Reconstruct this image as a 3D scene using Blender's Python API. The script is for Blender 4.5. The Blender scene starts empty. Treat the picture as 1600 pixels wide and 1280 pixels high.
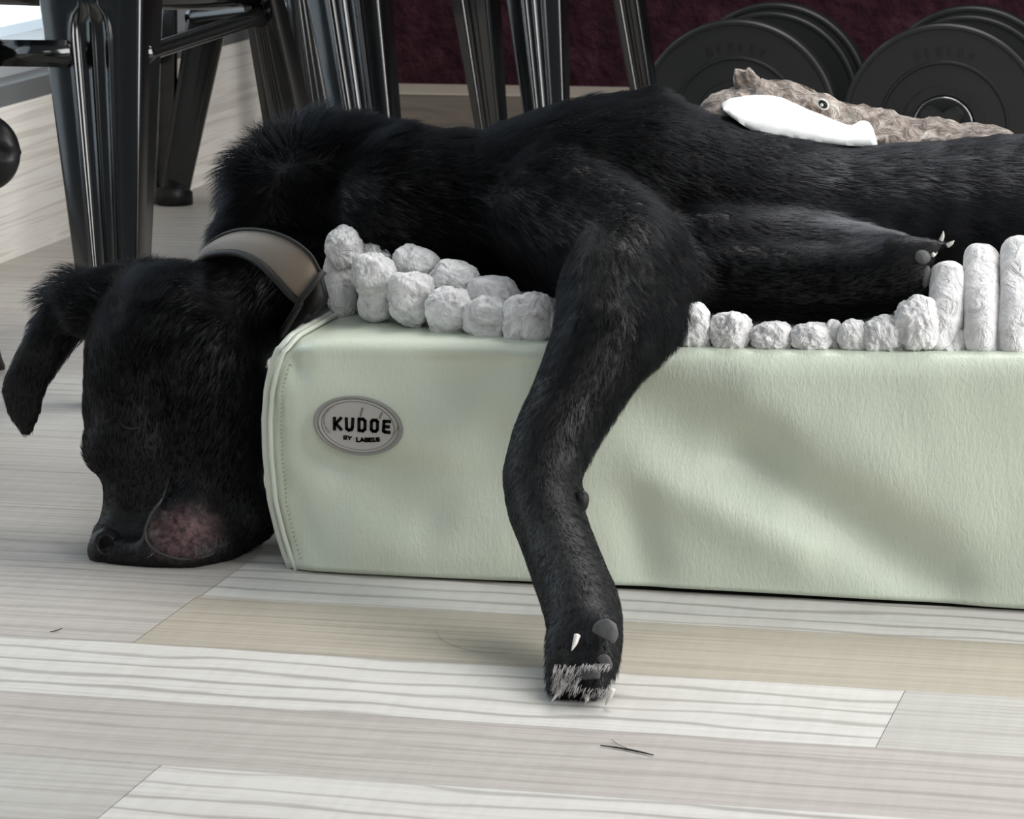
import bpy, bmesh, math, random
import numpy as np
from mathutils import Vector, Matrix, noise

random.seed(7)
rng = np.random.default_rng(7)
SC = bpy.context.scene
COL = SC.collection

# ------------------------------------------------------------------ camera
F = 5200.0                      # focal length in pixels of a 1600 px wide frame
_yw = np.array([1400.0, 1080.0, -F]); _yw /= np.linalg.norm(_yw)
_a = (1080.0 * 820.0 + F * F) / 1400.0
_xw = -np.array([-_a, 820.0, -F]); _xw /= np.linalg.norm(_xw)
_zw = np.cross(_xw, _yw)
ROT = np.array([_xw, _yw, _zw])             # camera -> world
CAM = np.array([0.0, 0.0, 0.70])

cd = bpy.data.cameras.new('camera')
cam = bpy.data.objects.new('camera', cd)
COL.objects.link(cam)
M4 = Matrix([[*ROT[0], CAM[0]], [*ROT[1], CAM[1]], [*ROT[2], CAM[2]], [0, 0, 0, 1]])
cam.matrix_world = M4
cd.sensor_width = 36.0
cd.lens = 36.0 * F / 1600.0
cd.clip_start = 0.05
cd.dof.use_dof = True
cd.dof.focus_distance = 2.75
cd.dof.aperture_fstop = 36
SC.camera = cam

# ------------------------------------------------------------------ world, light, exposure
w = bpy.data.worlds.new('world'); SC.world = w; w.use_nodes = True
nt = w.node_tree; nt.nodes.clear()
wo = nt.nodes.new('ShaderNodeOutputWorld'); bg = nt.nodes.new('ShaderNodeBackground')
bg.inputs[0].default_value = (0.80, 0.90, 1.0, 1); bg.inputs[1].default_value = 0.21
nt.links.new(bg.outputs[0], wo.inputs[0])


def area(name, loc, target, sx, sy, power, color=(1, 1, 1)):
    l = bpy.data.lights.new(name, 'AREA'); l.shape = 'RECTANGLE'; l.size = sx; l.size_y = sy
    l.energy = power; l.color = color
    o = bpy.data.objects.new(name, l); COL.objects.link(o); o.location = loc
    d = Vector(target) - Vector(loc)
    o.rotation_euler = d.to_track_quat('-Z', 'Y').to_euler()
    return o


area('window_light_right', (2.2, 2.0, 1.5), (-0.7, 2.75, 0.15), 1.6, 2.2, 112, (1.0, 0.995, 0.98))
area('window_light_front', (0.9, -0.9, 2.1), (-0.8, 2.8, 0.2), 1.6, 1.4, 23, (1.0, 0.99, 0.97))
area('window_light_left', (-2.35, 4.2, 1.12), (0.0, 4.2, 1.12), 4.5, 2.0, 60, (0.90, 0.96, 1.0))
area('added_sheen_light', (-0.15, 3.9, 2.4), (-0.45, 3.0, 0.2), 1.5, 1.0, 52, (1, 0.98, 0.95))  # unseen overhead lamp, added to raise a sheen on the dog's back

SC.view_settings.view_transform = 'Standard'
SC.view_settings.look = 'None'
SC.view_settings.gamma = 1.0
SC.view_settings.use_curve_mapping = False
SC.view_settings.exposure = 0.12


# ------------------------------------------------------------------ helpers
def ray(px, py):
    return ROT @ np.array([px - 800.0, 640.0 - py, -F])


def onZ(px, py, z=0.0):
    d = ray(px, py); return CAM + d * ((z - CAM[2]) / d[2])


def onY(px, py, Y):
    d = ray(px, py); return CAM + d * (Y / d[1])


def onX(px, py, X):
    d = ray(px, py); return CAM + d * (X / d[0])


def scale_at(p):
    """metres per pixel at a world point"""
    return float((ROT.T @ (np.array(p) - CAM))[2] / -F)


def tag(o, label=None, cat=None, group=None, kind=None):
    if label: o['label'] = label
    if cat: o['category'] = cat
    if group: o['group'] = group
    if kind: o['kind'] = kind
    return o


def empty(name, loc, label, cat, group=None):
    o = bpy.data.objects.new(name, None); COL.objects.link(o); o.location = Vector([float(c) for c in loc])
    o.empty_display_size = 0.05
    return tag(o, label, cat, group)


def link(name, me, mat, parent=None, smooth=True, sharp=0):
    o = bpy.data.objects.new(name, me); COL.objects.link(o)
    if mat is not None:
        me.materials.append(mat)
    if smooth:
        for p in me.polygons: p.use_smooth = True
        if sharp: me.set_sharp_from_angle(angle=math.radians(sharp))
    if parent is not None:
        o.parent = parent
        o.matrix_parent_inverse = Matrix.Translation(-Vector(parent.location))
    return o


def bm_obj(name, bm, mat, parent=None, smooth=True, sharp=0):
    me = bpy.data.meshes.new(name); bmesh.ops.recalc_face_normals(bm, faces=bm.faces[:])
    bm.to_mesh(me); bm.free()
    return link(name, me, mat, parent, smooth, sharp)


def box(bm, lo, hi):
    r = bmesh.ops.create_cube(bm, size=1.0)
    for v in r['verts']:
        v.co = Vector([lo[i] + (v.co[i] + 0.5) * (hi[i] - lo[i]) for i in range(3)])
    return r['verts']


def tube(bm, pts, rad, seg=10, cap=True, squash=None):
    pts = [Vector([float(c) for c in p]) for p in pts]
    n = len(pts)
    if not hasattr(rad, '__len__'): rad = [rad] * n
    rings = []
    up = Vector((0.13, 0.21, 0.97))
    for i, p in enumerate(pts):
        t = (pts[min(i + 1, n - 1)] - pts[max(i - 1, 0)]).normalized()
        a = t.cross(up)
        if a.length < 1e-4: a = t.cross(Vector((1, 0, 0)))
        a.normalize(); b = a.cross(t)
        rings.append([bm.verts.new(p + (a * math.cos(2 * math.pi * k / seg) + b * math.sin(2 * math.pi * k / seg)) * rad[i]) for k in range(seg)])
    for i in range(n - 1):
        for k in range(seg):
            bm.faces.new((rings[i][k], rings[i][(k + 1) % seg], rings[i + 1][(k + 1) % seg], rings[i + 1][k]))
    if cap:
        bm.faces.new(rings[0][::-1]); bm.faces.new(rings[-1])


def spline(pts, n):
    """Catmull-Rom through points (any dimension)"""
    P = np.array(pts, float); P = np.vstack([2 * P[0] - P[1], P, 2 * P[-1] - P[-2]])
    out = []
    m = len(P) - 3
    for i in range(n):
        u = i / (n - 1) * m; k = min(int(u), m - 1); t = u - k
        a, b, c, d = P[k:k + 4]
        out.append(0.5 * ((2 * b) + (-a + c) * t + (2 * a - 5 * b + 4 * c - d) * t * t + (-a + 3 * b - 3 * c + d) * t ** 3))
    return np.array(out)


def material(name, color=(0.5, 0.5, 0.5), rough=0.5, metal=0.0, spec=0.5, coat=0.0, coat_rough=0.05, sheen=0.0):
    m = bpy.data.materials.new(name); m.use_nodes = True
    b = m.node_tree.nodes['Principled BSDF']
    b.inputs['Base Color'].default_value = (*color, 1); b.inputs['Roughness'].default_value = rough
    b.inputs['Metallic'].default_value = metal; b.inputs['Specular IOR Level'].default_value = spec
    b.inputs['Coat Weight'].default_value = coat; b.inputs['Coat Roughness'].default_value = coat_rough
    b.inputs['Sheen Weight'].default_value = sheen
    return m


class NB:
    """tiny node builder"""
    def __init__(self, mat):
        self.t = mat.node_tree; self.b = self.t.nodes['Principled BSDF']

    def n(self, typ, **kw):
        x = self.t.nodes.new(typ)
        for k, v in kw.items(): setattr(x, k, v)
        return x

    def l(self, a, b): self.t.links.new(a, b)

    def coords(self, sc=(1, 1, 1), rot=(0, 0, 0), kind='Object'):
        tc = self.n('ShaderNodeTexCoord'); mp = self.n('ShaderNodeMapping')
        mp.inputs['Scale'].default_value = sc; mp.inputs['Rotation'].default_value = rot
        self.l(tc.outputs[kind], mp.inputs[0]); return mp.outputs[0]

    def noise(self, vec, scale, detail=4, rough=0.55, dist=0.0):
        x = self.n('ShaderNodeTexNoise'); x.inputs['Scale'].default_value = scale
        x.inputs['Detail'].default_value = detail; x.inputs['Roughness'].default_value = rough
        x.inputs['Distortion'].default_value = dist
        self.l(vec, x.inputs['Vector']); return x.outputs['Fac']

    def ramp(self, fac, stops):
        x = self.n('ShaderNodeValToRGB'); e = x.color_ramp.elements
        while len(e) < len(stops): e.new(0.5)
        for k, (p, c) in enumerate(stops):
            e[k].position = p; e[k].color = (*c, 1) if len(c) == 3 else c
        self.l(fac, x.inputs[0]); return x.outputs[0]

    def mix(self, fac, a, b, mode='MIX'):
        x = self.n('ShaderNodeMix', data_type='RGBA', blend_type=mode)
        for s, v in ((x.inputs[0], fac), (x.inputs[6], a), (x.inputs[7], b)):
            if hasattr(v, 'links') or isinstance(v, bpy.types.NodeSocket): self.l(v, s)
            elif hasattr(v, '__len__'): s.default_value = (*v, 1)
            else: s.default_value = v
        return x.outputs[2]

    def math(self, op, a, b=None):
        x = self.n('ShaderNodeMath', operation=op)
        for s, v in ((x.inputs[0], a), (x.inputs[1], b)):
            if v is None: continue
            if isinstance(v, bpy.types.NodeSocket): self.l(v, s)
            else: s.default_value = v
        return x.outputs[0]

    def bump(self, h, strength=0.3, dist=0.01):
        x = self.n('ShaderNodeBump'); x.inputs['Strength'].default_value = strength
        x.inputs['Distance'].default_value = dist
        self.l(h, x.inputs['Height']); self.l(x.outputs[0], self.b.inputs['Normal'])


# ------------------------------------------------------------------ materials
def mat_planks():
    m = material('laminate', rough=0.5, spec=0.3); q = NB(m)
    ca = q.n('ShaderNodeVertexColor', layer_name='plank')
    v2 = q.coords((2.2, 105.0, 1.0))
    fine = q.noise(v2, 1.5, 4, 0.6, 0.35)
    wv = q.n('ShaderNodeTexWave', wave_type='BANDS', bands_direction='Y', wave_profile='SIN')
    wv.inputs['Scale'].default_value = 10.5; wv.inputs['Distortion'].default_value = 3.0
    wv.inputs['Detail'].default_value = 1.5; wv.inputs['Detail Scale'].default_value = 2.6
    q.l(q.coords((0.28, 1.0, 1.0)), wv.inputs['Vector'])
    patch = q.noise(q.coords((0.8, 5.0, 1.0)), 1.3, 2, 0.5)
    wl = q.math('ADD', wv.outputs['Fac'], q.math('MULTIPLY', patch, 0.36))
    stripes = q.ramp(wl, [(0.14, (0.62, 0.605, 0.59)), (0.26, (0.80, 0.79, 0.775)), (0.36, (1, 1, 1)), (0.9, (1.03, 1.03, 1.03))])
    streak = q.ramp(fine, [(0.34, (0.70, 0.68, 0.66)), (0.50, (0.97, 0.965, 0.96)), (0.62, (1.06, 1.06, 1.06))])
    c = q.mix(ca.outputs['Alpha'], (0.96, 0.96, 0.96), stripes)
    c = q.mix(1.0, ca.outputs['Color'], c, 'MULTIPLY')
    k = q.math('SUBTRACT', 0.75, q.math('MULTIPLY', ca.outputs['Alpha'], 0.40))
    c = q.mix(k, c, q.mix(1.0, c, streak, 'MULTIPLY'))
    cross = q.noise(q.coords((60, 6, 1), (0, 0, 0.15)), 1.5, 2)
    c = q.mix(0.22, c, q.mix(1.0, c, q.ramp(cross, [(0.4, (0.88, 0.87, 0.85)), (0.6, (1.08, 1.08, 1.08))]), 'MULTIPLY'))
    q.l(c, q.b.inputs['Base Color'])
    q.l(q.ramp(fine, [(0.3, (0.55,) * 3), (0.7, (0.42,) * 3)]), q.b.inputs['Roughness'])
    q.bump(fine, 0.12, 0.002)
    return m


def mat_wood(name, base, dark, ax=(1, 1, 60), dist=1.2):
    m = material(name, rough=0.55, spec=0.3); q = NB(m)
    n1 = q.noise(q.coords(ax), 1.0, 3, 0.5, dist)
    c = q.ramp(n1, [(0.38, dark), (0.46, base), (0.52, tuple(0.5 * a + 0.5 * b for a, b in zip(base, dark))), (0.56, base), (0.66, dark), (0.72, base)])
    q.l(c, q.b.inputs['Base Color']); return m


def mat_wall():
    m = material('wine_plaster', rough=0.95, spec=0.15); q = NB(m)
    n1 = q.noise(q.coords((1, 1, 1)), 26, 5, 0.6)
    q.l(q.ramp(n1, [(0.3, (0.012, 0.0035, 0.006)), (0.55, (0.027, 0.008, 0.013)), (0.75, (0.045, 0.016, 0.023))]), q.b.inputs['Base Color'])
    q.bump(q.noise(q.coords((1, 1, 1)), 40, 4), 0.9, 0.02); return m


def mat_leather():
    m = material('mint_leatherette', (0.60, 0.66, 0.56), rough=0.36, spec=0.6, coat=0.25, coat_rough=0.28); q = NB(m)
    n1 = q.noise(q.coords((1, 1, 1)), 5, 3)
    q.l(q.mix(n1, (0.60, 0.665, 0.555), (0.64, 0.685, 0.56)), q.b.inputs['Base Color'])
    fine = q.noise(q.coords((1.5, 1, 0.55), (0, 0.35, 0)), 260, 3, 0.6, 0.6)
    med = q.noise(q.coords((1.6, 1, 0.6), (0, -0.3, 0)), 60, 4, 0.6, 1.0)
    q.bump(q.math('ADD', fine, q.math('MULTIPLY', med, 0.9)), 0.30, 0.0016); return m


def mat_velvet():
    m = material('white_velour', (0.80, 0.79, 0.79), rough=0.85, spec=0.2, sheen=0.6); q = NB(m)
    n1 = q.noise(q.coords((1, 1, 1)), 55, 5, 0.6, 1.4)
    q.l(q.ramp(n1, [(0.30, (0.48, 0.47, 0.47)), (0.46, (0.74, 0.73, 0.73)), (0.6, (0.83, 0.82, 0.82))]), q.b.inputs['Base Color'])
    q.bump(n1, 0.8, 0.010); return m


M_FLOOR = mat_planks()
M_PLINTH = mat_wood('pale_wood', (0.80, 0.77, 0.72), (0.62, 0.58, 0.53), (0.8, 1.3, 75), 0.7)
M_PLINTHTOP = material('pale_wood_edge', (0.42, 0.37, 0.31), 0.55)
M_BACKWOOD = mat_wood('brown_grey_wood', (0.16, 0.135, 0.11), (0.11, 0.095, 0.08), (2, 2, 30), 1.0)
M_WALL = mat_wall()
M_GREY = material('grey_metal', (0.13, 0.135, 0.14), 0.5)
M_LGREY = material('light_grey_frame', (0.42, 0.44, 0.46), 0.4)
M_LEATHER = mat_leather()
M_SEAM = material('mint_piping', (0.60, 0.63, 0.55), 0.35, coat=0.3)
M_STITCH = material('stitch_thread', (0.46, 0.47, 0.36), 0.7)
M_VELVET = mat_velvet()
M_BLACK = material('black_gloss_paint', (0.0030, 0.0033, 0.0034), 0.17, spec=0.5, coat=0.35, coat_rough=0.08)
M_RUBBER = material('black_rubber', (0.006, 0.0065, 0.007), 0.42, spec=0.4)
M_VINYL = material('black_vinyl', (0.0075, 0.0085, 0.0085), 0.45, spec=0.45)
M_CHROME = material('chrome', (0.5, 0.5, 0.5), 0.2, metal=1.0)
M_BADGE = material('badge_grey', (0.43, 0.41, 0.385), 0.45)
M_BADGE2 = material('badge_rim', (0.27, 0.265, 0.25), 0.4)
M_INK = material('black_ink', (0.006, 0.006, 0.006), 0.9, spec=0.1)
M_SCRATCH = material('badge_scratch', (0.16, 0.145, 0.125), 0.6)
M_TAN = material('tan_collar', (0.165, 0.13, 0.098), 0.5, spec=0.3, sheen=0.2)
M_TRIM = material('dark_webbing', (0.012, 0.011, 0.011), 0.6, spec=0.3)
M_HAIRFLOOR = material('dark_hair', (0.03, 0.025, 0.02), 0.5)


# ------------------------------------------------------------------ the setting
XL = -1.813          # left plinth face
YB = 2.604           # front plane of the dog bed
YP = 5.45            # back plinth face
YW = 5.60            # back wall

def build_floor():
    W = 0.146; y0 = 2.510
    rows = range(-8, 22)                       # row r spans y0 - W*(r+1) .. y0 - W*r ; r<0 lies further back
    light = (0.585, 0.57, 0.54, 1.0); light2 = (0.54, 0.52, 0.49, 0.8)
    beige = (0.43, 0.39, 0.325, 0.05); pink = (0.455, 0.425, 0.395, 0.45); grey = (0.485, 0.47, 0.44, 0.2)
    special = {
        # row index counted towards the camera: list of (x where the plank starts, tone)
        -1: [(-3.0, pink), (-0.937, light), (0.75, grey)],
        0: [(-3.0, pink), (-0.94, beige), (0.6, light2)],
        1: [(-3.0, light2), (-1.35, light), (-0.331, grey), (1.0, beige)],
        2: [(-3.0, grey), (-1.6, pink), (0.3, light2)],
        3: [(-3.0, grey), (-0.806, light), (0.5, beige)],
    }
    verts = []; faces = []; cols = []
    tones = [(0.44, 0.42, 0.39, 0.3), (0.47, 0.45, 0.42, 0.5), (0.42, 0.39, 0.36, 0.2), (0.45, 0.42, 0.385, 0.3)]
    r2 = random.Random(3)
    for r in range(-24, 30):
        ya = y0 - W * (r + 1); yb = y0 - W * r
        if r in special: planks = special[r]
        else:
            x = -3.0 - r2.random() * 1.2; planks = []
            while x < 4.0:
                planks.append((x, r2.choice(tones))); x += 1.28
        for i, (xs, t) in enumerate(planks):
            xe = planks[i + 1][0] if i + 1 < len(planks) else 4.2
            g = 0.00025
            k = len(verts)
            verts += [(xs + g, ya + g * .5, 0), (xe - g, ya + g * .5, 0), (xe - g, yb - g * .5, 0), (xs + g, yb - g * .5, 0)]
            faces.append((k, k + 1, k + 2, k + 3)); cols.append(t)
    k = len(verts)
    verts += [(-4.3, -2.2, -0.0012), (4.3, -2.2, -0.0012), (4.3, 6.1, -0.0012), (-4.3, 6.1, -0.0012)]
    faces.append((k, k + 1, k + 2, k + 3)); cols.append((0.33, 0.32, 0.29, 0))
    me = bpy.data.meshes.new('floor'); me.from_pydata(verts, [], faces)
    ca = me.color_attributes.new('plank', 'FLOAT_COLOR', 'CORNER')
    j = 0
    for f, c in zip(me.polygons, cols):
        for _ in f.loop_indices:
            ca.data[j].color = c; j += 1
    o = link('floor', me, M_FLOOR, smooth=False)
    tag(o, kind='structure')


build_floor()


def sbox(name, lo, hi, mat, bevel=0.0):
    bm = bmesh.new(); box(bm, lo, hi)
    if bevel: bmesh.ops.bevel(bm, geom=bm.edges[:], offset=bevel, segments=2, affect='EDGES')
    o = bm_obj(name, bm, mat, smooth=False); tag(o, kind='structure'); return o


# left side: pale wooden plinth, grey strip, light frame, glass; back: wine red wall above a low wooden ledge
sbox('wall_left', (XL - 0.25, -2.0, -0.002), (XL, YW, 0.208), M_PLINTH)
sbox('trim_1', (XL - 0.24, -2.0, 0.208), (XL - 0.002, YW, 0.236), M_GREY)
fr = sbox('window_1', (XL - 0.20, -2.0, 0.236), (XL - 0.05, YW, 0.275), M_LGREY)
bm = bmesh.new(); box(bm, (XL - 0.13, -2.0, 0.272), (XL - 0.122, 5.05, 2.2))
gm = material('window_glass', (0.85, 0.93, 0.98), 0.02)
gm.node_tree.nodes['Principled BSDF'].inputs['Transmission Weight'].default_value = 1.0
g = bm_obj('window_pane', bm, gm, fr, False)
bm = bmesh.new()
for ya in (-2.0, 1.2, 5.02): box(bm, (XL - 0.17, ya, 0.27), (XL - 0.08, ya + 0.06, 2.2))
box(bm, (XL - 0.17, -2.0, 2.2), (XL - 0.08, 5.08, 2.28))
bm_obj('window_frame', bm, M_LGREY, fr, False)
sbox('wall_left_pier', (XL - 0.25, 5.09, 0.236), (XL - 0.02, YW, 2.5), M_LGREY)
sbox('wall_back', (XL - 0.3, YW, -0.002), (4.2, YW + 0.15, 2.5), M_WALL)
sbox('trim_2', (XL, YP, 0.0), (4.2, YW + 0.001, 0.090), M_BACKWOOD, 0.003)
sbox('trim_3', (XL, YP + 0.004, 0.0885), (4.2, YW, 0.0925), M_PLINTHTOP)


# ------------------------------------------------------------------ bar stools
def leg_mesh(foot, top, wf, wt, groove=(0.06, 0.5), flip=0.0, thick=1.0, notch=False):
    """sheet metal stool leg: wide folded channel with a pressed rounded groove; z from foot to top"""
    foot = Vector([float(c) for c in foot]); top = Vector([float(c) for c in top])
    bm = bmesh.new(); N = 60
    rings = []
    for i in range(N + 1):
        t = i / N
        c = foot.lerp(top, t); wd = (wf + (wt - wf) * t) * 0.5
        z = c.z
        # groove depth profile with rounded ends
        g0, g1 = groove; gz = 0.0
        if g0 < z < g1:
            e = min(z - g0, g1 - z) / 0.03
            gz = math.sqrt(max(0, 1 - (1 - min(1, e)) ** 2))
        q_ = thick
        half = [(0.0, 0.045 - 0.085 + 0.085), (0.035, 0.055), (0.07, 0.068), (0.22, 0.070), (0.27, 0.058), (0.31, 0.020), (0.335, -0.014), (0.36, -0.024), (0.385, -0.020), (0.41, -0.004), (0.43, 0.0)]
        flat = lambda u: 0.004 * u
        hh = [(u * (0.5 + 0.5 * gz) if u < 0.46 else u, d * gz + flat(u) * (1 - gz)) for u, d in half]
        hh[0] = (0.0, 0.036 * gz)
        out = [(0.50, 0.001), (0.86, 0.012), (0.90, 0.020), (0.95, 0.07), (0.985, 0.17), (1.0, 0.34), (1.0, 0.62)]
        right = hh + out
        prof = [(-u, d) for u, d in reversed(right)] + right[1:]
        ring = []
        ca, sa = math.cos(flip), math.sin(flip)
        for (u, d) in prof:
            x = u * wd; y = d * wd * 1.5
            ring.append(bm.verts.new(c + Vector((x * ca - y * sa, x * sa + y * ca, 0))))
        rings.append(ring)
    P = len(rings[0])
    for i in range(N):
        for k in range(P):
            bm.faces.new((rings[i][k], rings[i][(k + 1) % P], rings[i + 1][(k + 1) % P], rings[i + 1][k]))
    bm.faces.new(rings[0][::-1]); bm.faces.new(rings[-1])
    return bm


def leg_between(parent, p_low, p_high, d_foot, d_top, wf_px, wt_px, groove, ztop=0.60, flip=0.0, foot=True, z_foot_ext=True):
    """p_low/p_high: two pixels of the leg's centre line; widths in px there; the leg is continued to the floor and the seat"""
    a = onY(*p_low, d_foot); b = onY(*p_high, d_top)
    wa = wf_px * scale_at(a); wb = wt_px * scale_at(b)
    dirv = (b - a) / (b[2] - a[2])
    f = a + dirv * (0.0 - a[2]); t = a + dirv * (ztop - a[2])
    k = (wb - wa) / (b[2] - a[2])
    w0 = max(wa + k * (0.0 - a[2]), 0.030); w1 = min(wa + k * (ztop - a[2]), 0.18)
    fz = 0.022
    f2 = a + dirv * (fz - a[2])
    o = bm_obj('leg', leg_mesh(f2, t, w0, w1, groove, flip), M_BLACK, parent, sharp=50)
    if foot:
        bm = bmesh.new()
        yo = w0 * 0.30
        tube(bm, [Vector(f) + Vector((0, yo, 0.0)), Vector(f) + Vector((0, yo, 0.022)), Vector(f2) + Vector((0, yo, 0.012))], [w0 * 0.60, w0 * 0.60, w0 * 0.46], 16)
        r = bm_obj('rubber_foot', bm, M_RUBBER, None)
        r.parent = o; r.matrix_parent_inverse = o.matrix_world.inverted() if False else Matrix.Translation(-Vector(parent.location))
        r.matrix_parent_inverse = Matrix.Identity(4)
    return o, f, t


def seat(parent, pts, z):
    P = [Vector((float(p[0]), float(p[1]), z)) for p in pts]
    cx = sum(p.x for p in P) / 4; cy = sum(p.y for p in P) / 4
    hx = max(abs(p.x - cx) for p in P) + 0.05; hy = max(abs(p.y - cy) for p in P) + 0.05
    bm = bmesh.new(); box(bm, (cx - hx, cy - hy, z - 0.035), (cx + hx, cy + hy, z))
    bmesh.ops.bevel(bm, geom=bm.edges[:], offset=0.014, segments=3, affect='EDGES')
    bm_obj('seat', bm, M_BLACK, parent)


def rung(parent, a, b, r=0.011, flare=0.020):
    a = Vector([float(c) for c in a]); b = Vector([float(c) for c in b]); L = (b - a).length
    k = min(0.03 / L, 0.2)
    pts = [a, a.lerp(b, k * .5), a.lerp(b, k), a.lerp(b, k * 1.5), a.lerp(b, 0.5), a.lerp(b, 1 - k * 1.5), a.lerp(b, 1 - k), b]
    bm = bmesh.new(); tube(bm, pts, [flare, flare * 0.85, r * 1.15, r, r, r, r * 1.15, flare], 20)
    return bm_obj('rung', bm, M_BLACK, parent)


ZS = 0.62
# stool nearest the dog's head: right front leg (big, grooved) and right back leg
yA, yD = 3.25, 3.72
sA = empty('bar_stool', (XL + 0.33, 3.5, 0), 'glossy black metal stool directly behind the dog head, broad grooved leg and rungs', 'stool', 'glossy black metal stools behind the dog')
oA, fA, tA = leg_between(sA, (165, 430), (140, 30), yA, yA + 0.035, 115, 180, (0.0, float(onY(145, 14, yA + .03)[2])), ZS)
oD, fD, tD = leg_between(sA, (438, 195), (408, 40), yD, yD - 0.03, 78, 66, (0.05, 0.55), ZS, flip=-0.35)
# bracket + rung towards the left
a = onY(66, 84, yA + 0.01); b = onY(4, 82, yA + 0.03)
bm = bmesh.new(); hz = 21 * scale_at(a)
vs = box(bm, (b[0], yA + 0.008, a[2] - hz), (a[0] + 0.03, yA + 0.020, a[2] + hz))
bmesh.ops.bevel(bm, geom=bm.edges[:], offset=0.004, segments=2, affect='EDGES')
bm_obj('bracket', bm, M_BLACK, sA)
rung(sA, (b[0] + 0.004, yA + 0.014, a[2]), (b[0] - 0.34, yA + 0.05, a[2]), 0.011, 0.0145)
rung(sA, onY(220, 86, yA + 0.05), onY(410, 24, yD - 0.02), 0.0095, 0.0135)
c0 = onY(140, -8, yA + 0.02); c1 = onY(420, 4, yD + 0.05)
bm = bmesh.new()
tube(bm, [onY(-60, -12, yA + 0.10), onY(215, -2, yA + 0.12), onY(330, -4, yA + .35), onY(420, -8, yD)], [0.012, 0.012, 0.014, 0.012], 14)
bm_obj('brace', bm, M_BLACK, sA)
for (x, y, w0, w1) in ((-1.745, yA - 0.05, 0.045, 0.07), (-1.745, yD - 0.05, 0.045, 0.06)):
    o = bm_obj('leg', leg_mesh((x - 0.0, y, 0.0), (x + 0.03, y, ZS), w0, w1, (0.05, 0.5)), M_BLACK, sA)
seat(sA, [tA, tD, (fA[0] - 0.36, yA), (fD[0] - 0.34, yD)], ZS + 0.03)

# stool between plinth and dog: slim legs with the foot showing on the floor
yB = 4.70
sB = empty('bar_stool', (-1.5, 4.75, 0), 'glossy black metal stool furthest back at the pale plinth, notched rubber foot on the floor', 'stool', 'glossy black metal stools behind the dog')
oB, fB, tB = leg_between(sB, (273, 300), (318, 60), yB, yB + 0.02, 48, 64, (0.28, 0.5), ZS, flip=0.3)
oB2, fB2, tB2 = leg_between(sB, (258, 300), (262, 90), yB + 0.02, yB + 0.02, 16, 14, (0.8, 0.9), ZS, foot=False)
oS, fS, tS = leg_between(sB, (500, 190), (472, 0), 4.55, 4.55, 60, 40, (0.1, 0.5), ZS, flip=0.6)
oS2, fS2, tS2 = leg_between(sB, (520, 150), (500, 0), 5.00, 5.00, 50, 50, (0.1, 0.5), ZS)
rung(sB, onY(300, 28, yB + 0.03), onY(500, 5, 4.57), 0.010, 0.014)
seat(sB, [tB, tB2, tS, tS2], ZS + 0.03)

# third stool: four legs in a row against the wine red wall
yE, yG, yF, yH = 4.0, 4.03, 4.48, 4.50
sE = empty('bar_stool', (-0.85, 4.25, 0), 'glossy black metal stool behind the dog back, four legs against the wine red wall', 'stool', 'glossy black metal stools behind the dog')
oE, fE, tE = leg_between(sE, (562, 190), (535, 0), yE, yE + 0.022, 108, 128, (0.03, 0.55), ZS)
oG, fG, tG = leg_between(sE, (848, 170), (833, 0), yG, yG + 0.022, 64, 88, (0.150, 0.55), ZS)
oF, fF, tF = leg_between(sE, (757, 185), (731, 0), yF, yF, 42, 68, (0.05, 0.55), ZS, flip=-0.4)
oH, fH, tH = leg_between(sE, (997, 130), (975, 0), yH, yH, 36, 44, (0.05, 0.55), ZS, flip=-0.4)
for p, q_ in ((tE, tG), (tF, tH), (tE, tF), (tG, tH)):
    z = 0.40
    pa = Vector((p[0], p[1] + 0.02, z)); pb = Vector((q_[0], q_[1] + 0.02, z))
    rung(sE, pa, pb, 0.010, 0.014)
seat(sE, [tE, tG, tF, tH], ZS + 0.03)

# black stand at the left picture edge: slotted round knob + foot tip
st = empty('exercise_stand', onZ(-30, 590), 'black stand cut by the left picture edge, round slotted knob in front of pale plinth', 'stand')
kc = onY(-27, 238, 3.55)
s = scale_at(kc)
bm = bmesh.new(); bmesh.ops.create_uvsphere(bm, u_segments=40, v_segments=24, radius=62 * s)
for v in bm.verts:
    v.co.y *= 0.55
    v.co.z = v.co.z * 1.0
    if v.co.y < 0 and abs(v.co.z - 0.006 + 0.1 * v.co.x) < 0.0035: v.co.y += 0.006
    v.co += Vector(kc)
bm_obj('end_knob', bm, M_RUBBER, st)
bm = bmesh.new(); f0 = Vector(onZ(-22, 584)); f0.z = 0
tube(bm, [Vector((kc[0], kc[1] + 0.02, kc[2])), f0 + Vector((-0.03, 0, 0.06)), f0 + Vector((-0.008, 0, 0.012)), f0], [0.012, 0.012, 0.012, 0.012], 14)
bm_obj('stand_leg', bm, M_BLACK, st)
bm = bmesh.new(); tube(bm, [onY(-60, 470, f0.y), onY(-14, 548, f0.y), onZ(-4, 577) + np.array([0, 0, .002])], [0.012, 0.010, 0.009], 12)
bm_obj('foot_tip', bm, M_RUBBER, st)


# ------------------------------------------------------------------ dumbbells
def ring_solid(bm, prof, c, seg=96):
    """lathe about the world Y axis, prof: (radius, y offset)"""
    rings = []
    for (r, y) in prof:
        rings.append([bm.verts.new((c[0] + r * math.cos(2 * math.pi * k / seg), c[1] + y, c[2] + r * math.sin(2 * math.pi * k / seg))) for k in range(seg)])
    n = len(rings)
    for i in range(n - 1):
        for k in range(seg):
            bm.faces.new((rings[i][k], rings[i][(k + 1) % seg], rings[i + 1][(k + 1) % seg], rings[i + 1][k]))
    return rings


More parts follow.
